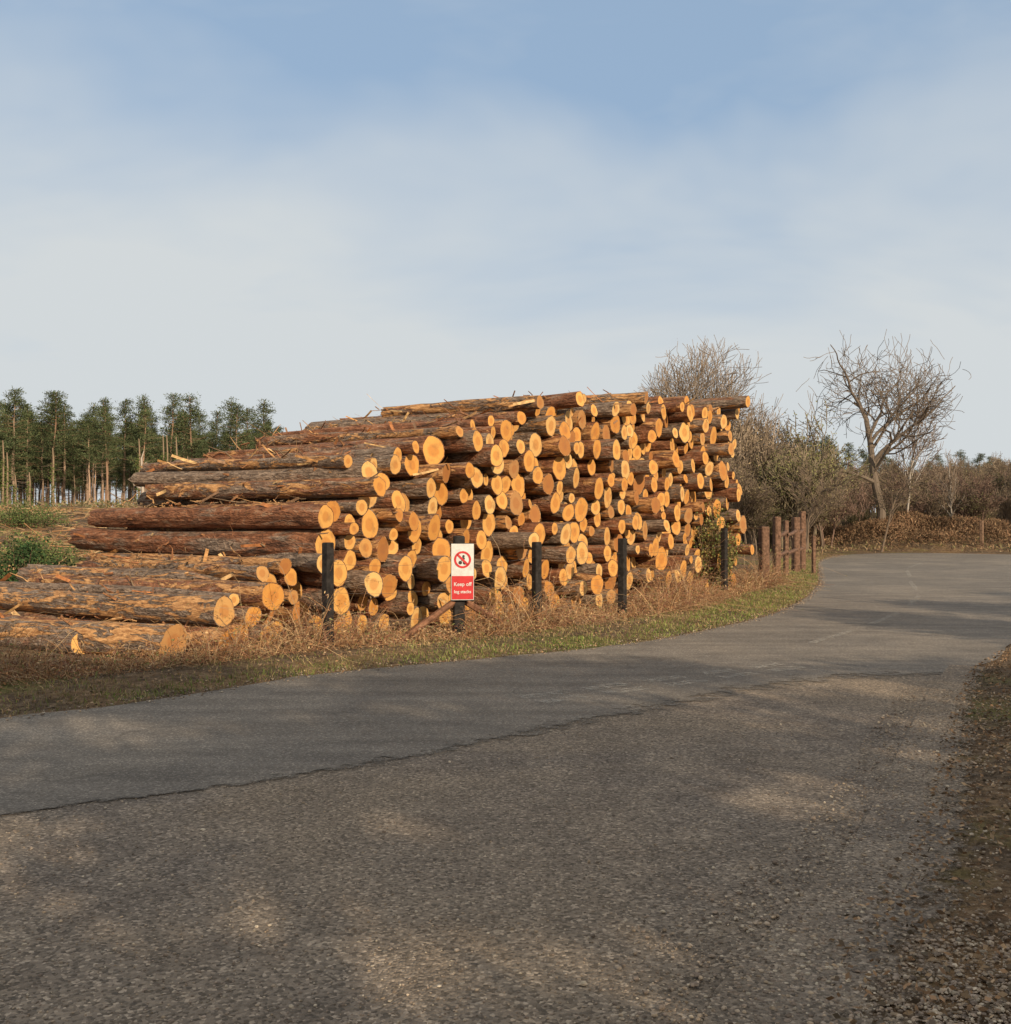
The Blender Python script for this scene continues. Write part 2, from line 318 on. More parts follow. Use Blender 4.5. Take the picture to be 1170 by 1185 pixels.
def add_log(fx,fy,fz,ax,r,L,pitch=0,taper=.16,wear=None):
    ax3=nrm(np.array([ax[0],ax[1],pitch]));u=nrm(np.cross(ax3,[0,0,1.]));w=np.cross(u,ax3)
    s=np.linspace(0,1,K);ph=rng.uniform(0,6.28,6);bow=rng.normal(0,.03,2)
    T,SS=np.meshgrid(th,s)
    rad=r*(1-taper*SS)*(1+.05*np.sin(2*T+ph[0]+2*SS)+.04*np.sin(3*T+ph[1]-5*SS)+.025*np.sin(5*T+ph[2]+9*SS)+.03*np.sin(9*SS+ph[3])+.02*np.sin(21*SS+ph[4])+rng.normal(0,.022,T.shape))
    by=bow[0]*np.sin(PI*s)+.5*bow[1]*np.sin(2*PI*s);bz=bow[1]*.7*np.sin(PI*s)
    ly=rad*np.cos(T)+by[:,None];lz=rad*np.sin(T)+bz[:,None];lx=SS*L
    tilt=rng.normal(0,.10,2)
    lx[0]+=ly[0]*tilt[0]+lz[0]*tilt[1]
    lx[-1]+=rng.normal(0,.05,S)
    O=np.array([fx,fy,fz])
    W=lambda a,b_,c_:O+a[...,None]*ax3+b_[...,None]*u+c_[...,None]*w
    V=W(lx,ly,lz).reshape(-1,3);LP=np.stack([lx,ly,lz],-1).reshape(-1,3)
    q=[];
    for k in range(K-1):
        for j in range(S): q.append((k*S+j,k*S+(j+1)%S,(k+1)*S+(j+1)%S,(k+1)*S+j))
    rc=np.array([rng.random(),rng.random(),r])
    if wear is not None: rc[0]=wear
    mb.add(V,q=q,col=rc,lp=LP,m=0)
    for e,sg in ((0,-1),(K-1,1)):
        ry,rz,rx=ly[e],lz[e],lx[e];vs=[];lps=[]
        for f in (1.,.93,.5):
            x_=rx.mean()+(rx-rx.mean())*f;vs.append(W(x_,ry*f+by[e]*(1-f),rz*f+bz[e]*(1-f)));lps.append(np.stack([x_,ry*f,rz*f],-1))
        cx=W(np.array([rx.mean()]),np.array([by[e]]),np.array([bz[e]]));vs.append(cx);lps.append(np.array([[rx.mean(),0,0]]))
        q=[];qm=[]
        for k in range(2):
            for j in range(S):
                f=(k*S+j,(k+1)*S+j,(k+1)*S+(j+1)%S,k*S+(j+1)%S);q.append(f if sg<0 else f[::-1]);qm.append(0 if k==0 else 1)
        t=[(2*S+j,3*S,2*S+(j+1)%S) if sg<0 else (2*S+(j+1)%S,3*S,2*S+j) for j in range(S)]
        mb.add(np.vstack(vs),q=q,t=t,col=rc,lp=np.vstack(lps),m=1,qm=np.array(qm))
    for _ in range(rng.integers(1,5)):
        sx=rng.uniform(.1,.98);a_=rng.uniform(0,2*PI);rr_=r*(1-taper*sx)*.93
        dirv=(np.cos(a_)*u+np.sin(a_)*w)+ax3*.5;p0=O+ax3*sx*L+(np.cos(a_)*u+np.sin(a_)*w)*rr_
        ln=rng.choice([.05,.08,.16],p=[.5,.35,.15]);P=p0+dirv*np.linspace(0,ln,3)[:,None]
        tubes(deb,P,np.array([.024,.018,.010]),5,(.24,.12,.06))
    return O,ax3,u,w
def strips(O,ax3,u,w,r,L,n):
    for _ in range(n):
        sx=rng.uniform(.0,1.02)*L;a_=rng.uniform(-.3,PI*.9);rad=(np.cos(a_)*-u+np.sin(a_)*w)
        st_=O+ax3*sx+rad*r*.9;dv=nrm(ax3*rng.choice([-1,1])+rng.normal(0,.35,3)+rad*.12);ln=rng.uniform(.08,.4)
        sgm=np.linspace(0,1,4)[:,None];P=st_+dv*ln*sgm+rad*(.05*sgm**2*rng.uniform(0,1.6))
        cc=[(.36,.15,.06),(.50,.27,.11),(.26,.16,.10),(.58,.38,.18)][rng.integers(4)]
        side=np.cross(dv,rad)*rng.uniform(.008,.032)
        V=np.stack([P-side,P+side],1).reshape(-1,3);deb.add(V,q=[(0,1,3,2),(2,3,5,4),(4,5,7,6)],col=cc)
def rot2(v,a_): return np.array([v[0]*math.cos(a_)-v[1]*math.sin(a_),v[0]*math.sin(a_)+v[1]*math.cos(a_)])
for i in range(len(ct)):
    t,z,r=ct[i],cz[i],crr[i];p=F0+FD*t
    pr=rng.normal(0,.18)+ .12*math.sin(t*1.7+z*2)
    if t<.4: pr+=rng.uniform(-.1,.3)
    L=rng.uniform(4.1,4.7)
    if t<.6: L+=rng.uniform(0,.7)
    p=p+AX*pr;top=prof(t)-z-r<.5
    if top and 2.5<t<5: L-=rng.uniform(0,.9)
    ang=rng.normal(0,.018 if not top else .055);ax=rot2(AX,ang)
    O,ax3,u,w=add_log(p[0],p[1],z+.03,ax,r*.985,L,rng.normal(0,.006)+.0,rng.uniform(.06,.28))
    if top or t<3: strips(O,ax3,u,w,r,L,rng.integers(4,12))
for t,dz,yaw,pr,r,L in ((4.9,.12,.06,-.2,.12,3.1),(5.9,.13,-.07,-.3,.13,4.3),(6.3,.12,.05,-.1,.11,4.3),(8.3,.12,.12,-.2,.12,4.4),(9.4,.1,-.05,.1,.11,4.4),(10.5,.12,-.1,.1,.13,4.4),(12.1,.12,.03,-.5,.14,4.4)):
    p=F0+FD*t+AX*pr;O,ax3,u,w=add_log(p[0],p[1],prof(t)+dz,rot2(AX,yaw),r,L,-.005);strips(O,ax3,u,w,r,L,8)
# single logs rolled out at the near end; the front one has a dark, weathered butt
for fx,fy,fz,r,yaw,wr_ in ((-3.72,11.35,.22,.205,.10,.94),(-4.9,11.75,.16,.15,.03,.3),(-4.35,12.1,.18,.16,.0,.6),(-6.0,10.95,.14,.13,-.05,.9)):
    ax=rot2(AX,yaw);O,ax3,u,w=add_log(fx,fy,fz,ax,r,4.6,-.004,.16,wr_);strips(O,ax3,u,w,r,4.6,10)
mb.build("stacked_logs",[M_bark,M_cut],False,pile)
# curled bark and snapped twigs caught on top of the stack
Nb=500;tt=rng.uniform(-1.2,6.5,Nb);ww=rng.uniform(.8,4.3,Nb)
p=F0+FD*tt[:,None]+AX*ww[:,None];P0=np.column_stack([p,prof(tt)+rng.uniform(-.04,.03,Nb)])
D=nrm(np.column_stack([np.full(Nb,-.8),np.full(Nb,.4),rng.uniform(-.1,.15,Nb)])+rng.normal(0,.5,(Nb,3))*np.array([1,1,.4]));Ln=rng.gamma(2.,.11,Nb)
sg=np.linspace(0,1,5);cu_=rng.normal(0,.25,(Nb,1,3))*(sg**2)[None,:,None]*Ln[:,None,None]
P=P0[:,None]+D[:,None]*(Ln[:,None]*sg)[...,None]+cu_+rng.normal(0,.012,(Nb,5,3))
tubes(deb,P,np.linspace(1,.35,5)[None]*rng.uniform(.004,.018,Nb)[:,None],4,np.array([(.30,.14,.07),(.42,.25,.12),(.20,.14,.09)])[rng.integers(0,3,Nb)])
for t,w_ in ((4.6,.9),(5.3,.2),(9.,.6),(7.2,1.5),(2.2,3.2)):
    for k in range(4):
        p=F0+FD*t+AX*w_;P=np.array([*p,prof(t)])+np.cumsum(np.vstack([[0,0,0],rng.normal(0,.05,(4,3))+np.array([rng.normal(0,.05),0,.045])]),0);tubes(deb,P,np.linspace(.02,.007,5),4,(.22,.11,.06))
deb.build("bark_strips",M_wood,False,pile)
# ------------------------------------------------------------------ fence
def post(name,x,y,h,w,col,yaw=.9,lean=0):
    mb=MB();z0=float(hgt(np.array([x]),np.array([y]))[0])-.1
    box(mb,(x,y,z0),w,w,h+.1,yaw,col);o=mb.build(name,M_wood);return o
BLK=(.030,.027,.026);BRN=(.16,.095,.065)
fence=bpy.data.objects.new("post_and_wire_fence",None);C.objects.link(fence)
PP=[(-2.16,12.3,1.27),(.45,14.6,1.22),(1.86,16.1,1.24),(4.5,20.8,1.36)]
for k,(x,y,h) in enumerate(PP):
    o=post(f"post_{k+1}",x,y,h,.115,BLK,(.9,.7,1.0,.8)[k]);o.parent=fence
mb=MB();pts=[(-2.16,12.3),(-.62,13.4),(.45,14.6),(1.86,16.1),(4.5,20.8),(5.98,23.4)]
for z in (.35,.7,1.05):
    for a_,b_ in zip(pts[:-1],pts[1:]):
        s=np.linspace(0,1,7);P=np.column_stack([a_[0]+(b_[0]-a_[0])*s,a_[1]+(b_[1]-a_[1])*s,z-.05*np.sin(PI*s)]);tubes(mb,P,np.full(7,.0018),4,(.12,.10,.09))
mb.build("wires",M_wood,False,fence)
sign=bpy.data.objects.new("keep_off_log_stacks_sign",None);C.objects.link(sign)
mb=MB();box(mb,(-.62,13.42,-.05),.15,.15,1.42,.15,BLK);
for p,q_ in (((-.68,13.38,.50),(-1.32,12.75,.06)),((-.55,13.50,.50),(.02,14.05,.10))):
    P=np.array(p)+(np.array(q_)-np.array(p))*np.linspace(0,1,4)[:,None];tubes(mb,P,np.full(4,.045),6,(.20,.10,.06))
mb.build("braced_post",M_wood,False,sign)
def plain(name,c,r=.45):
    m,nt,b=newmat(name,r,.4);f=noise(nt,wpos(nt),18,4);nt.links.new(mixc(nt,1.,tuple(c),ramp(nt,f,[(.3,.78),(.7,1.05)]),'MULTIPLY'),b.inputs["Base Color"]);return m
M_w=plain("white_sign_face",(.66,.66,.65));M_r=plain("red_sign_face",(.55,.03,.035));M_k=plain("black_print",(.03,.03,.03))
yaw=.12;ux=np.array([math.cos(yaw),math.sin(yaw),0]);un=np.array([math.sin(yaw),-math.cos(yaw),0]);so=np.array([-.565,13.30,.53])
def sp_(a_,b_,d): return so+ux*a_+np.array([0,0,b_])+un*d
def plate(name,x0,x1,z0,z1,d0,d1,mat):
    mb=MB();V=[sp_(x,z,d) for d in (d0,d1) for x,z in ((x0,z0),(x1,z0),(x1,z1),(x0,z1))]
    mb.add(V,q=[(0,3,2,1),(4,5,6,7),(0,1,5,4),(1,2,6,5),(2,3,7,6),(3,0,4,7)]);mb.build(name,mat,False,sign)
plate("backboard",-.155,.155,-.01,.745,-.02,0,M_k)
plate("white_panel",-.148,.148,.0,.738,.0025,.006,M_w)
plate("red_panel",-.142,.142,.008,.315,.0065,.009,M_r)
def disc(name,cx,cz_,r0,r1,d,mat,a0=0,a1=2*PI):
    mb=MB();n=48;aa=np.linspace(a0,a1,n);V=[];
    for x in aa: V+= [sp_(cx+r0*math.cos(x),cz_+r0*math.sin(x),d),sp_(cx+r1*math.cos(x),cz_+r1*math.sin(x),d)]
    mb.add(V,q=[(2*k,2*k+1,2*k+3,2*k+2) for k in range(n-1)]);mb.build(name,mat,False,sign)
disc("prohibition_ring",0,.53,.085,.112,.0115,M_r)
mb=MB();d=.0115
V=[sp_(-.072+.01,.53+.072+.01,d),sp_(-.072-.01,.53+.072-.01,d),sp_(.072-.01,.53-.072-.01,d),sp_(.072+.01,.53-.072+.01,d)];mb.add(V,q=[(0,1,2,3)]);mb.build("prohibition_bar",M_r,False,sign)
disc("pictogram_head",.012,.575,.0,.016,.009,M_k);disc("pictogram_log",-.03,.490,.0,.024,.0088,M_k);disc("pictogram_log_2",.028,.488,.0,.024,.0089,M_k)
mb=MB();mb.add([sp_(x,z,.0086) for x,z in ((-.02,.515),(.02,.51),(.032,.555),(-.004,.562))],q=[(0,1,2,3)]);mb.build("pictogram_body",M_k,False,sign)
for k,(tx,sz,zz) in enumerate((("Keep off",.068,.215),("log stacks",.058,.12))):
    cu=bpy.data.curves.new("lettering","FONT");cu.body=tx;cu.size=sz;cu.align_x='CENTER';cu.extrude=.0005;cu.offset=.0012
    o=bpy.data.objects.new(f"lettering_{k+1}",cu);C.objects.link(o);o.location=Vector(sp_(0,zz-.03,.0105));o.rotation_euler=(PI/2,0,yaw);cu.materials.append(M_w);o.parent=sign
rf=bpy.data.objects.new("post_and_rail_fence",None);C.objects.link(rf)
RP=[(5.98,23.4,1.38,.2),(6.95,25.9,1.6,.17),(7.6,27.4,1.5,.12),(8.5,29.6,1.6,.2),(9.1,31.,1.8,.17),(8.9,29.2,1.1,.1)]
for k,(x,y,h,w) in enumerate(RP): o=post(f"post_{k+1}",x,y,h,w,BRN,.3);o.parent=rf
mb=MB()
for z0,z1 in ((1.15,1.25),(.65,.7)):
    for a_,b_ in zip(RP[1:4],RP[2:5]):
        P=np.array([[a_[0],a_[1]-.08,z0],[(a_[0]+b_[0])/2,(a_[1]+b_[1])/2-.08,z0+.02],[b_[0],b_[1]-.08,z1]]);tubes(mb,P,np.full(3,.05),6,BRN)
mb.build("rails",M_wood,False,rf)
ff=bpy.data.objects.new("distant_fence",None);C.objects.link(ff)
for k,(x,y) in enumerate(((22.6,48),(23.7,47.2),(25,46.6),(27,45.5))): o=post(f"post_{k+1}",x,y,1.3,.16,(.2,.13,.09));o.parent=ff
# ------------------------------------------------------------------ plants
def curvedist(poly,n,lo,hi):
    P=dens(poly,.3,0,1,200,False);i=rng.integers(0,len(P)-1,n);a_=P[i];b_=P[i+1];d=nrm(b_-a_);nn=np.column_stack([-d[:,1],d[:,0]])
    t=rng.random((n,1));o=lo+(hi-lo)*rng.random((n,1));return a_+(b_-a_)*t+nn*o
def blades(mb,P,h,w,cols,lean=.5):
    n=len(P);z=hgt(P[:,0],P[:,1]);B=np.column_stack([P,z-.01]);a_=rng.uniform(0,2*PI,n);s=np.column_stack([np.cos(a_),np.sin(a_),np.zeros(n)])*w[:,None]
    ln=rng.normal(0,lean,(n,2))*h[:,None];tip=B+np.column_stack([ln,h*.9]);mid=B+np.column_stack([ln*.3,h*.55])
    V=np.stack([B-s,B+s,mid+s*.7,tip,mid-s*.7],1);i=np.arange(n)[:,None]*5
    mb.add(V,q=i+np.array([[0,1,2,4]]),t=i+np.array([[4,2,3]]),col=np.repeat(cols,5,0))
def pick(cs,n): c=np.array(cs)[rng.integers(0,len(cs),n)];return c*rng.uniform(.7,1.3,(n,1))
UPN=UP[3:15]
mb=MB()
GR=[(.15,.19,.05),(.22,.21,.08),(.36,.28,.14),(.38,.28,.15),(.26,.18,.10),(.18,.20,.06)]
n=40000;P=curvedist(UPN,n,0.02,1.5);k=sdist(P[:,0],P[:,1])>.0;P=P[k];n=len(P)
f=np.sin(P[:,0]*2.1)*np.cos(P[:,1]*1.7+1)+rng.normal(0,.5,n);k=f>-.1;P=P[k];n=len(P)
blades(mb,P,rng.uniform(.02,.08,n),rng.uniform(.002,.005,n),pick(GR,n))
n=34000;P=curvedist([(-3.24,8.7),(-1.84,10.4),(-.25,11.5),(1.24,12.6),(2.55,14.0),(4.67,17.3),(7.2,23.4),(9.6,31),(12,38.5)],n,.05,1.5)
dd=sdist(P[:,0],P[:,1]);P=P[dd<np.interp(P[:,0],[-3,1,4,7],[.5,.7,1.2,1.6])];n=len(P)
f=np.sin(P[:,0]*3.1)*np.cos(P[:,1]*1.3+1)+rng.normal(0,.5,n);P=P[f>-.45];n=len(P)
blades(mb,P,rng.uniform(.025,.08,n),rng.uniform(.003,.006,n),pick([(.13,.20,.04),(.17,.22,.055),(.21,.24,.075),(.32,.27,.13)],n))
RV=[(6.46,12.9),(5.0,10.9),(4.15,9.36),(2.9,6.9),(1.9,4.93),(1.15,3.74),(.8,2.5)]
n=36000;P=curvedist(RV,n,.9,3.4);dd=sdist(P[:,0],P[:,1]);f=np.sin(P[:,0]*1.6)*np.cos(P[:,1]*1.1+.4)+rng.normal(0,.4,n)+(dd-1.3)*.6;P=P[f>.15];n=len(P)
blades(mb,P,rng.uniform(.03,.09,n),rng.uniform(.002,.004,n),pick([(.13,.19,.045),(.18,.22,.07),(.28,.24,.12)],n))
mb.build("verge_grass",M_grass)
mb=MB();n=20000;P=np.vstack([curvedist(UPN,n,-.08,2.2),curvedist(RV,22000,.05,3.5)]);n=len(P);z=hgt(P[:,0],P[:,1])+rng.uniform(.012,.035,n)
z=np.maximum(z,.02)
D=rng.normal(size=(n,3))*np.array([1,1,.3]);cards(mb,np.column_stack([P,z]),rng.uniform(.012,.045,n),rng.uniform(.004,.012,n),D,pick([(.30,.185,.105),(.22,.14,.085),(.38,.27,.17),(.12,.09,.065),(.15,.12,.085)],n))
mb.build("leaf_litter",M_leaf)
# bramble & dead bracken along the fence
mb=MB();FL=[(-6.2,8.6),(-4.2,10.3),(-2.3,12.2),(-.62,13.4),(.45,14.6),(1.86,16.1),(4.5,20.8),(6.5,24.5)]
n=9500;P=curvedist(FL,n,-.42,.7);z=hgt(P[:,0],P[:,1]);az=rng.uniform(0,2*PI,n);el=rng.uniform(.15,1.4,n);Ln=rng.gamma(3.,.21,n)+.12
dens_=.62+.38*np.sin(P[:,0]*2.2+1);Ln*=dens_*1.2*(1-.15*(P[:,0]<-2.5))
s=np.linspace(0,1,6);dx=np.cos(el)[:,None]*s*Ln[:,None];dz=(np.sin(el)[:,None]*s-.45*s**2.2)*Ln[:,None]
Q=np.stack([P[:,:1]+np.cos(az)[:,None]*dx,P[:,1:]+np.sin(az)[:,None]*dx,z[:,None]+np.maximum(dz,.01)],-1)+rng.normal(0,.01,(n,6,3))
BR=[(.34,.185,.09),(.25,.14,.075),(.45,.31,.17),(.32,.23,.145),(.21,.10,.065)]
tubes(mb,Q,np.linspace(1,.4,6)[None]*rng.uniform(.0018,.0046,n)[:,None],3,pick(BR,n))
k=rng.integers(0,n,28000);kk=rng.integers(1,6,28000);pp=Q[k,kk]+rng.normal(0,.03,(28000,3))
cards(mb,pp,rng.uniform(.02,.06,28000),rng.uniform(.004,.010,28000),None,pick(BR+[(.18,.18,.07)],28000))
mb.build("bramble_and_dead_bracken",M_twig)
mb=MB();n=9000;P=np.column_stack([rng.uniform(-34,-5,n),rng.uniform(14,60,n)]);k=(P[:,0]/P[:,1]<-.2)&(sdist(P[:,0],P[:,1])>5);P=P[k]
u=(P[:,0]+2.63)*.62+(P[:,1]-12.67)*.79;w=-(P[:,0]+2.63)*.79+(P[:,1]-12.67)*.62;P=P[(w>5.6)|(u<-3)];n=len(P)
z=hgt(P[:,0],P[:,1]);D=nrm(rng.normal(size=(n,3))*np.array([1,1,.2]));Ln=rng.uniform(.2,1.2,n)
Q=np.column_stack([P,z+.05])[:,None]+D[:,None]*(Ln[:,None]*np.linspace(0,1,4))[...,None];Q[...,2]=np.maximum(Q[...,2],z[:,None])
tubes(mb,Q,np.linspace(1,.5,4)[None]*rng.uniform(.006,.03,n)[:,None],4,pick([(.36,.20,.10),(.42,.29,.16),(.26,.17,.10)],n))
mb.build("felling_brash",M_twig)
mb=MB();n=50000;P=np.column_stack([rng.uniform(-45,-4,n),rng.uniform(14,75,n)]);f=np.sin(P[:,0]*.33+1.0)*np.cos(P[:,1]*.21)+.4*np.sin(P[:,0]*1.1+P[:,1]*.8)+rng.normal(0,.25,n)
w=-(P[:,0]+2.63)*.79+(P[:,1]-12.67)*.62
P=P[(f>.2)&(P[:,0]/P[:,1]<-.2)&(w>6)];n=len(P)
blades(mb,P,rng.uniform(.06,.22,n),rng.uniform(.008,.022,n),pick([(.11,.15,.05),(.15,.18,.06),(.28,.23,.11),(.20,.20,.08)],n));mb.build("clearing_grass",M_grass)
def bush(name,x,y,h,r,cols,n=6000,leaf=(.03,.07)):
    mb=MB();z=float(hgt(np.array([x]),np.array([y]))[0]);ns=60;az=rng.uniform(0,2*PI,ns);sp=rng.random(ns)**.6*r;hh=h*(1-.5*(sp/r)**2)*rng.uniform(.6,1.05,ns)
    s=np.linspace(0,1,5);Q=np.stack([x+np.cos(az)[:,None]*sp[:,None]*s**.8,y+np.sin(az)[:,None]*sp[:,None]*s**.8,z+hh[:,None]*s],-1)+rng.normal(0,.03*r,(ns,5,3))*s[None,:,None]
    tubes(mb,Q,np.linspace(1,.25,5)[None]*np.full((ns,1),.012),4,(.16,.11,.07))
    cl=Q[rng.integers(0,ns,n//22),rng.integers(1,5,n//22)]+rng.normal(0,.08*r,(n//22,3))
    p=np.repeat(cl,22,0)+rng.normal(0,.09*r+.02,(len(cl)*22,3));p=p[p[:,2]>z]
    sh=np.repeat(rng.uniform(.55,1.3,len(cl)),22)[:len(p)]
    cards(mb,p,rng.uniform(*leaf,len(p)),rng.uniform(leaf[0]*.35,leaf[1]*.35,len(p)),None,pick(cols,len(p))*sh[:,None]);return mb.build(name,M_leaf)
bush("holly_bush",4.35,21.3,1.95,.62,[(.10,.13,.04),(.15,.16,.05),(.26,.19,.08)],5500)
bush("holly_bush",-7.9,16.4,1.15,.75,[(.03,.065,.022),(.045,.08,.03)],10000)
bush("gorse_bush",-12.6,27,.6,1.4,[(.09,.13,.04),(.12,.15,.06)],6000,(.03,.07))
bush("gorse_bush",-18,38,.6,1.8,[(.09,.13,.04),(.12,.15,.06)],6000,(.04,.09))
# bracken bank across the road
mb=MB();n=60000;x=rng.normal(21.3,3.5,n);y=rng.normal(51.3,1.5,n);k=(sdist(x,y)>.4)&(np.abs(x-21)<8);x,y=x[k],y[k];n=len(x)
z=hgt(x,y);lump=.65*(np.sin(x*1.3+.5*np.sin(y*2))*np.cos(y*1.2)*.6+.9);P=np.column_stack([x,y,z+rng.random(n)**.5*lump])
sh=(.8+.35*np.sin(x*2.1)*np.sin(y*1.7))[:,None]
cards(mb,P,rng.uniform(.06,.22,n),rng.uniform(.008,.026,n),rng.normal(size=(n,3))+np.array([0,0,.6]),pick([(.33,.20,.12),(.26,.155,.095),(.38,.26,.155),(.18,.125,.08)],n)*sh)
n=14000;x=rng.uniform(12,45,n);y=rng.uniform(40,60,n);k=(sdist(x,y)>.5)&(sdist(x,y)<7);x,y=x[k],y[k];z=hgt(x,y);n=len(x)
cards(mb,np.column_stack([x,y,z+rng.uniform(0,.2,n)]),rng.uniform(.08,.25,n),rng.uniform(.008,.03,n),rng.normal(size=(n,3))+np.array([0,0,.7]),pick([(.30,.20,.12),(.38,.29,.17),(.20,.21,.09)],n))
mb.build("bracken_bank",M_leaf)
# ------------------------------------------------------------------ bare trees
def grow(P0,D0,L,R,lv,maxlv,out,r,nch,up,spread,wob,lr=.62):
    K=6;pts=[P0];d=D0/np.linalg.norm(D0)
    for k in range(K-1):
        d=d+r.normal(0,wob*(.5 if lv==0 else 1),3)+np.array([0,0,up*(.35 if lv else .1)]);d/=np.linalg.norm(d);pts.append(pts[-1]+d*L/(K-1))
    pts=np.array(pts);end=.5 if lv<maxlv else .3;out.append((pts,np.linspace(R,R*end,K),lv))
    if lv>=maxlv: return
    n=nch[lv]
    for c in range(n):
        f=.3+.7*(c+r.random())/n if lv else .42+.58*(c+r.random()*.8)/n
        if c==n-1: f=1.
        x=f*(K-1);i=min(int(x),K-2);p=pts[i]+(pts[i+1]-pts[i])*(x-i);ax=pts[i+1]-pts[i];ax/=np.linalg.norm(ax)
        s=r.normal(size=3);s-=ax*(s@ax);s/=np.linalg.norm(s);a_=spread*r.uniform(.7,1.3)*(.35 if c==n-1 else 1)
        nd=ax*math.cos(a_)+s*math.sin(a_)
        rr_=R*(1-(1-end)*f)*(.85 if c==n-1 else r.uniform(.45,.7))
        grow(p,nd,L*lr*r.uniform(.75,1.2)*(1.15-.45*f if lv==0 and lr<.7 else 1),max(rr_,.006),lv+1,maxlv,out,r,nch,up,spread,wob,lr)
def baretree(name,x,y,H,seed,nch,up=.1,spread=.8,wob=.12,lr=.62,trunkR=.2,tf=.5,col=(.17,.13,.10),tcol=None,link=True,mb=None,lean=(0,0),leaves=None,minr=.008,dome=None):
    r=np.random.default_rng(seed);own=mb is None
    if own: mb=MB()
    z=float(hgt(np.array([x]),np.array([y]))[0])-.1 if link else 0.
    out=[];grow(np.zeros(3),np.array([lean[0],lean[1],1.]),tf*H,trunkR,0,len(nch),out,r,nch,up,spread,wob,lr)
    top=np.percentile([o[0][-1,2] for o in out],98.5);sc=H/top
    if dome:   # keep growth inside a rounded crown (cz, rx, rz)
        cz_,rx,rz=dome;keep=[]
        for o in out:
            e=o[0][-1]*sc;v=((e[0])/rx)**2+((e[1])/rx)**2+((e[2]-cz_)/rz)**2
            if o[2]<=1 or v<r.uniform(.85,1.2): keep.append(o)
        out=keep
    for lo,hi,S in ((0,0,10),(1,1,7),(2,2,5),(3,9,3)):
        g=[o for o in out if lo<=o[2]<=hi]
        if not g: continue
        P=np.array([o[0] for o in g])*sc+np.array([x,y,z]);R=np.maximum(np.array([o[1] for o in g])*1,minr)
        tubes(mb,P,R,S,tcol if (tcol and lo<=1) else col)
    if leaves:
        g=[o for o in out if o[2]>=len(nch)-1];P=np.concatenate([o[0][2:] for o in g])*sc+np.array([x,y,z]);k=rng.integers(0,len(P),leaves[1]);Q=P[k]+rng.normal(0,.1,(leaves[1],3))
        cards(mb,Q,rng.uniform(leaves[2]*.6,leaves[2]*1.3,len(Q)),rng.uniform(leaves[2]*.15,leaves[2]*.3,len(Q)),None,pick(leaves[0],len(Q)))
    if own: W=np.concatenate([o[0] for o in out])*sc;print(name,"H",W[:,2].max(),"X",np.percentile(W[:,0],[1,99]),len(out))
    return mb.build(name,M_twig,link=link) if own else None
baretree("bare_oak_tree",19.1,51.5,10.4,23,[9,7,5,4],up=.10,spread=.85,wob=.19,lr=.68,trunkR=.24,tf=.5,col=(.15,.12,.095),minr=.0125,dome=(6.9,4.1,3.9))
baretree("bare_oak_tree",11.2,56,11.4,31,[9,7,6,5,3],up=.12,spread=.72,wob=.12,lr=.74,trunkR=.30,tf=.33,col=(.19,.15,.115),minr=.013,leaves=([(.22,.18,.12)],7000,.05),dome=(6.8,4.4,4.8))
baretree("silver_birch_tree",20.7,52.5,7.0,3,[14,7,5],up=.22,spread=.6,wob=.10,lr=.42,trunkR=.06,tf=.85,col=(.20,.15,.12),tcol=(.42,.38,.34),minr=.011)
baretree("silver_birch_tree",24.8,56,5.2,8,[14,7,5],up=.22,spread=.6,wob=.10,lr=.42,trunkR=.06,tf=.85,col=(.22,.17,.13),tcol=(.38,.34,.30),minr=.010)
def instances(name,meshes,pos,sc,seed):
    r=np.random.default_rng(seed);e=bpy.data.objects.new(name,None);C.objects.link(e)
    for k,(x,y) in enumerate(pos):
        o=bpy.data.objects.new(f"{name}_plant_{k+1}",meshes[r.integers(len(meshes))]);C.objects.link(o);o.parent=e
        s=r.uniform(*sc);o.location=(x,y,float(hgt(np.array([x]),np.array([y]))[0])-.15);o.scale=(s*r.uniform(.9,1.15),s*r.uniform(.9,1.15),s);o.rotation_euler=(0,0,r.uniform(0,6.28))
    return e
scr=[]
for k,(cl,lf) in enumerate((((.19,.145,.11),[(.23,.19,.11),(.17,.145,.08)]),((.20,.135,.11),[(.24,.16,.12),(.19,.135,.10)]),((.18,.15,.105),[(.20,.20,.09),(.15,.15,.06)]),((.23,.18,.135),[(.28,.22,.145),(.2,.16,.11)]))):
    mb=MB()
    for j in range(5): 
        r_=np.random.default_rng(k*9+j);baretree("x",r_.normal(0,.9),r_.normal(0,.9),r_.uniform(2.6,4.4),k*10+j,[9,6,5],up=.15,spread=.65,wob=.14,lr=.55,trunkR=.05,tf=.6,col=cl,link=False,mb=mb,minr=.010,leaves=(lf,900,.08))
    scr.append(mb.build("scrub",M_twig,link=False))
pos=[]
for _ in range(125):
    y=rng.uniform(58,95);x=y*rng.uniform(.235,.62);pos.append((x,y))
for _ in range(22):
    y=rng.uniform(44,60);x=y*rng.uniform(.225,.305);
    if sdist([x],[y])[0]>2: pos.append((x,y))
for _ in range(25):
    y=rng.uniform(50,70);x=y*rng.uniform(.5,1.1);
    if sdist([x],[y])[0]>8: pos.append((x,y))
instances("scrub_thicket",scr,pos,(.65,1.15),4)
instances("bare_thicket",scr[2:],[(10.8,46),(11.6,48),(12.4,49),(13.4,52),(14.,55),(12.8,57),(15.,58),(12.,53)],(1.4,1.8),9)
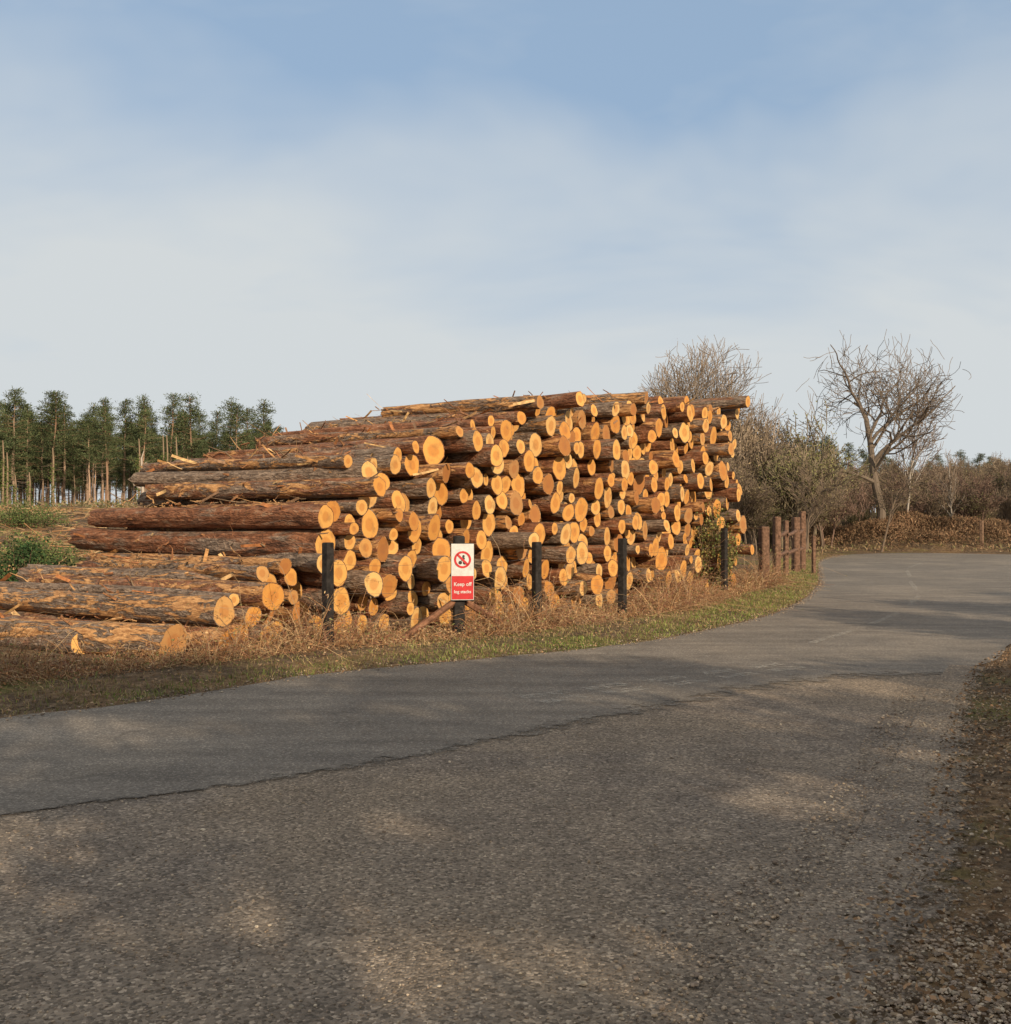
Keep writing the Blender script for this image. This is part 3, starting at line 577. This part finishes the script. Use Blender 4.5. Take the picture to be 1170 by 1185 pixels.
# ------------------------------------------------------------------ pines
def pine(seed,H,crown=.5,dens_=1.,wid=1.,low=0.,clump=.42,place=None,filt=None,m_=26):
    r=np.random.default_rng(seed);mb=MB();s=np.linspace(0,1,9);P=np.column_stack([np.cumsum(r.normal(0,.08,9)),np.cumsum(r.normal(0,.08,9)),s*H]);P[0,:2]=0
    off=np.zeros(3) if place is None else np.array(place)
    tc=[(.30,.19,.13),(.36,.25,.18),(.26,.19,.14)][seed%3];tubes(mb,P+off,np.linspace(.17,.03,9)*H/14,7,tc,m=0)
    nb=int(34*dens_);z0=H*(1-crown);cl=[]
    for k in range(nb):
        f=k/nb+r.uniform(-.02,.02);f=min(max(f,0),1);z=z0+(H-z0)*f*.98;az=r.uniform(0,6.28);L=wid*(2.1*(1-f)**.75*(.5+.5*min(1,f*3.+.3))+.15)*r.uniform(.45,1.25)*H/14
        b_=np.array([np.interp(z,P[:,2],P[:,0]),np.interp(z,P[:,2],P[:,1]),z]);d=np.array([math.cos(az),math.sin(az),r.uniform(-.05,.55)]);q_=b_+d*L*np.linspace(0,1,4)[:,None]
        tubes(mb,q_+off,np.linspace(.045,.012,4)*(.5 if place is not None else 1),4,(.2,.13,.08),m=0)
        for c in range(r.integers(3,6)): cl.append(b_+d*L*r.uniform(.3,1.08)+r.normal(0,.2,3))
    for k in range(14):
        z=r.uniform(.18*H,max(z0,.2*H));az=r.uniform(0,6.28);b_=np.array([0,0,z])+np.array([np.interp(z,P[:,2],P[:,0]),np.interp(z,P[:,2],P[:,1]),0]);q_=b_+np.array([math.cos(az),math.sin(az),-.1])*r.uniform(.4,1.6)*np.linspace(0,1,3)[:,None];tubes(mb,q_+off,np.array([.025,.018,.01]),3,(.24,.18,.14))
    cl=np.array(cl);p=np.repeat(cl,m_,0);rr_=r.normal(0,clump*.5,(len(p),3))*np.array([1,1,.6]);p=p+rr_+off
    D=rr_+np.array([0,0,.15])+r.normal(0,.15,p.shape);sh=np.repeat(r.uniform(.55,1.4,len(cl)),m_)[:,None]
    c=np.array([(.06,.085,.038),(.08,.10,.048),(.11,.125,.06)])[r.integers(0,3,len(p))]*sh
    if filt is not None: k=filt(p);p,D,c=p[k],D[k],c[k]
    cards(mb,p,r.uniform(.18,.36,len(p))*clump/.42,r.uniform(.025,.05,len(p))*clump/.42,D,c,m=1)
    return mb
pines=[pine(s,14,[.58,.46,.66,.54,.42,.60][s],[1.3,1.1,1.5,1.2,1.0,1.3][s],[1.3,1.1,1.45,1.2,1.1,1.3][s],clump=.42,m_=22).build("pine",[M_trunk,M_leaf],link=False) for s in range(6)]
pos=[];r=np.random.default_rng(21)
for k in range(200):
    y=r.uniform(118,165);x=y*r.uniform(-.56,-.175)
    pos.append((x,y))
e=instances("pine_forest",pines,pos,(.62,1.1),5)
for o in e.children:
    rt=o.location.x/o.location.y
    if rt>-.235: o.scale=[v*.78 for v in o.scale]
mb=MB()
for k in range(14):
    y=r.uniform(112,118);x=y*r.uniform(-.5,-.25);z0=float(hgt(np.array([x]),np.array([y]))[0]);h=r.uniform(3,7);n=400
    p=np.column_stack([x+r.normal(0,.15,n),y+r.normal(0,.15,n),z0+r.uniform(0,h,n)]);cards(mb,p,.22,.06,None,pick([(.13,.16,.05),(.10,.13,.04)],n))
    tubes(mb,np.array([[x,y,z0-.1],[x+.1,y,z0+h],[x,y,z0+h*1.3]]),np.array([.13,.09,.05]),6,(.30,.22,.15))
mb.build("ivy_clad_trunks",M_leaf)
mb=MB();n=9000;y=r.uniform(108,122,n);x=y*r.uniform(-.56,-.17,n);z=hgt(x,y);cards(mb,np.column_stack([x,y,z+r.random(n)**2*1.4]),.5,.1,None,pick([(.12,.14,.06),(.22,.18,.10),(.28,.21,.13)],n));mb.build("forest_undergrowth",M_leaf)
fp=[]
for k in range(90): y=r.uniform(190,230);fp.append((y*r.uniform(-.56,-.16),y))
e=instances("far_woodland",pines,fp,(1.0,1.25),6)
fp=[]
for k in range(60): y=r.uniform(150,200);fp.append((y*r.uniform(.29,.6),y))
instances("far_woodland",pines,fp,(.55,.75),8)
fp=[(110*.318,110),(108*.33,112),(113*.34,113),(112*.325,116),(116*.305,116)]
instances("pine_clump",pines,fp,(.55,.62),8)
baretree("dead_pine_snag",-31.5,88,5.6,4,[6,2],up=0,spread=1.2,wob=.1,lr=.18,trunkR=.14,tf=.98,col=(.46,.40,.34))
# ------------------------------------------------------------------ pines on the near side of the road (they shade the foreground);
# leaves are cut away along the sun's rays to shape flecks and shadow edge
EL=math.radians(22);AZ=math.radians(148);tE=math.tan(EL);sxy=np.array([math.sin(AZ),math.cos(AZ)])
wr=np.random.default_rng(12)
win=[(.40,3.55,.42,.26,0),(-.55,3.8,.5,.24,-.5),(-.15,3.45,.36,.2,-.5),(1.75,5.7,.5,.6,.2),(-2.2,7.6,.9,.4,.6),(-2.4,4.9,.4,.3,0),(1.2,8.9,.9,.33,.6),(2.4,9.3,.9,.38,.5),(3.6,9.6,.6,.4,.4)]
win+=[(wr.uniform(-4,4),wr.uniform(3,10),wr.uniform(.10,.28),wr.uniform(.08,.18),wr.uniform(-.6,.6)) for _ in range(22)]
def filt(p):
    G=p[:,:2]-sxy*(p[:,2]/tE)[:,None];k=np.ones(len(p),bool)
    for cx,cy,rx,ry,a_ in win:
        dx,dy=G[:,0]-cx,G[:,1]-cy;u=dx*math.cos(a_)+dy*math.sin(a_);v=-dx*math.sin(a_)+dy*math.cos(a_)
        k&=((u/(rx+.17))**2+(v/(ry+.17))**2+wr.normal(0,.12,len(p)))>1
    far=(G[:,1]>10.9+.35*np.sin(G[:,0]*1.7)+.3*np.sin(G[:,0]*4.1))&(p[:,1]<-2)  # leaves dropped where their shadow would run past the wanted edge
    return k&~far
spots=[(1.5,-5.2,7.6),(4.2,-4.4,7.8),(6.6,-5.6,7.4),(8.8,-4.4,7.6),(11.2,-5.2,7.8),(13.6,-4.2,7.5),(16.2,-4.6,7.6),(18.6,-3.2,7.6),(2.8,-7.2,8.2),(7.6,-7.4,8.4),(10.1,-7.2,8.4),(12.3,6.3,4.9),(14.6,8.0,5.2),(18,9.2,5.6)]
for k,(x,y,h) in enumerate(spots):
    pine(40+k,h,.66 if y<0 else .75,1.05,2.4 if y<0 else 1.8,clump=.6,place=(x,y,-.05),filt=filt,m_=24).build("pine_tree",[M_trunk,M_leaf])
# ------------------------------------------------------------------ pebbles
t_=(1+5**.5)/2;ico=nrm(np.array([(-1,t_,0),(1,t_,0),(-1,-t_,0),(1,-t_,0),(0,-1,t_),(0,1,t_),(0,-1,-t_),(0,1,-t_),(t_,0,-1),(t_,0,1),(-t_,0,-1),(-t_,0,1)],float))
IF=np.array([(0,11,5),(0,5,1),(0,1,7),(0,7,10),(0,10,11),(1,5,9),(5,11,4),(11,10,2),(10,7,6),(7,1,8),(3,9,4),(3,4,2),(3,2,6),(3,6,8),(3,8,9),(4,9,5),(2,4,11),(6,2,10),(8,6,7),(9,8,1)])
def pebbles(mb,P,sz):
    n=len(P);sz=np.minimum(sz,.015);sc=sz[:,None,None]*rng.uniform(.6,1.2,(n,1,3))*np.array([1,1,.6]);V=ico[None]*sc*rng.uniform(.8,1.15,(n,12,1));a_=rng.uniform(0,6.28,n)[:,None]
    x=V[...,0]*np.cos(a_)-V[...,1]*np.sin(a_);y=V[...,0]*np.sin(a_)+V[...,1]*np.cos(a_);V=np.stack([x,y,V[...,2]],-1)+P[:,None]
    c=pick([(.36,.29,.22),(.25,.20,.16),(.42,.36,.28),(.19,.15,.12),(.31,.24,.17),(.28,.22,.17)],n)
    mb.add(V,t=(np.arange(n)[:,None,None]*12+IF).reshape(-1,3),col=np.repeat(c,12,0))
mb=MB();n=10000;y=2.7+rng.random(n)**1.5*5.5;x=y*rng.uniform(-.55,.52,n);d=sdist(x,y)
rd=(y>5.2+ (x+2.75)*.95);k=~(rd);x,y=x[k],y[k];n=len(x);pebbles(mb,np.column_stack([x,y,np.full(n,.006)]),rng.gamma(2.2,.0013,n)+.0015)
P=curvedist(RV[2:],6000,-.45,.7);P=P[P[:,1]>2.6];pebbles(mb,np.column_stack([P,np.maximum(hgt(P[:,0],P[:,1]),.004)+.012]),rng.gamma(2.2,.0019,len(P))+.002)
n=7000;x=rng.normal(1.45,.42,n);y=2.8+np.abs(rng.normal(0,.65,n));pebbles(mb,np.column_stack([x,y,np.maximum(hgt(x,y),.004)+.008]),rng.gamma(2.2,.0021,n)+.002)
P=curvedist(UPN,3500,-.15,.25);pebbles(mb,np.column_stack([P,np.maximum(hgt(P[:,0],P[:,1]),.012)+.002]),rng.gamma(2.,.003,len(P))+.003)
mb.build("gravel",M_stone)
# ------------------------------------------------------------------ light, sky, camera
sd=Vector((math.sin(AZ)*math.cos(EL),math.cos(AZ)*math.cos(EL),math.sin(EL)))
L=bpy.data.lights.new("sun","SUN");L.energy=5.0;L.angle=math.radians(.6);L.color=(1,.80,.56)
o=bpy.data.objects.new("sun",L);C.objects.link(o);o.rotation_euler=sd.to_track_quat('Z','Y').to_euler()
w=bpy.data.worlds.new("World");bpy.context.scene.world=w;w.use_nodes=True;nt=w.node_tree;bg=nt.nodes["Background"]
sky=N(nt,"ShaderNodeTexSky",sky_type='NISHITA');sky.sun_disc=False;sky.sun_elevation=EL;sky.sun_rotation=AZ;sky.dust_density=1.2;sky.air_density=1.;sky.ozone_density=1.5
g=N(nt,"ShaderNodeTexCoord").outputs["Generated"];sx=N(nt,"ShaderNodeSeparateXYZ");nt.links.new(g,sx.inputs[0]);zz=sx.outputs[2]
den=mth(nt,'ADD',mth(nt,'MAXIMUM',zz,0.),.22);cv=N(nt,"ShaderNodeCombineXYZ");nt.links.new(mth(nt,'DIVIDE',sx.outputs[0],den),cv.inputs[0]);nt.links.new(mth(nt,'DIVIDE',sx.outputs[1],den),cv.inputs[1])
c1=noise(nt,vmap(nt,cv.outputs[0],(1.,1.3,1),loc=(2.1,.6,0)),1.0,4,.58,.3);c2=noise(nt,vmap(nt,cv.outputs[0],(1.2,1.9,1),(0,0,.5),(7,3,0)),1.8,4,.6,.3)
base=mth(nt,'MULTIPLY',mth(nt,'SUBTRACT',.43,zz),3.1)
cl=mth(nt,'ADD',base,mth(nt,'MULTIPLY',mth(nt,'SUBTRACT',c1,.5),1.2))
f1=ramp(nt,cl,[(.05,0.),(.40,.55),(.75,.98)])
f2=ramp(nt,c2,[(.46,0.),(.75,.28)])
f=mth(nt,'MAXIMUM',f1,f2)
blue=mixc(nt,.82,sky.outputs[0],(2.2,3.05,4.15))
col=mixc(nt,f,blue,(4.35,4.6,4.7))
ov=mth(nt,'MAXIMUM',ramp(nt,zz,[(.52,0.),(.74,.85)]),ramp(nt,mth(nt,'MULTIPLY',sx.outputs[1],-1.),[(.05,0.),(.45,.85)]))  # warm bright cloud added overhead and behind the camera to fill the shade
col=mixc(nt,ov,col,(5.0,4.65,4.1))
nt.links.new(col,bg.inputs[0]);bg.inputs[1].default_value=.15
cam=bpy.data.cameras.new("camera");cam.sensor_fit='HORIZONTAL';cam.sensor_width=36;cam.lens=36;cam.clip_end=4000;cam.clip_start=.05
o=bpy.data.objects.new("camera",cam);C.objects.link(o);o.location=(0,0,1.6);o.rotation_euler=(math.radians(90.37),0,0)
sc=bpy.context.scene;sc.camera=o;sc.view_settings.view_transform='Standard';sc.view_settings.look='None';sc.view_settings.exposure=0
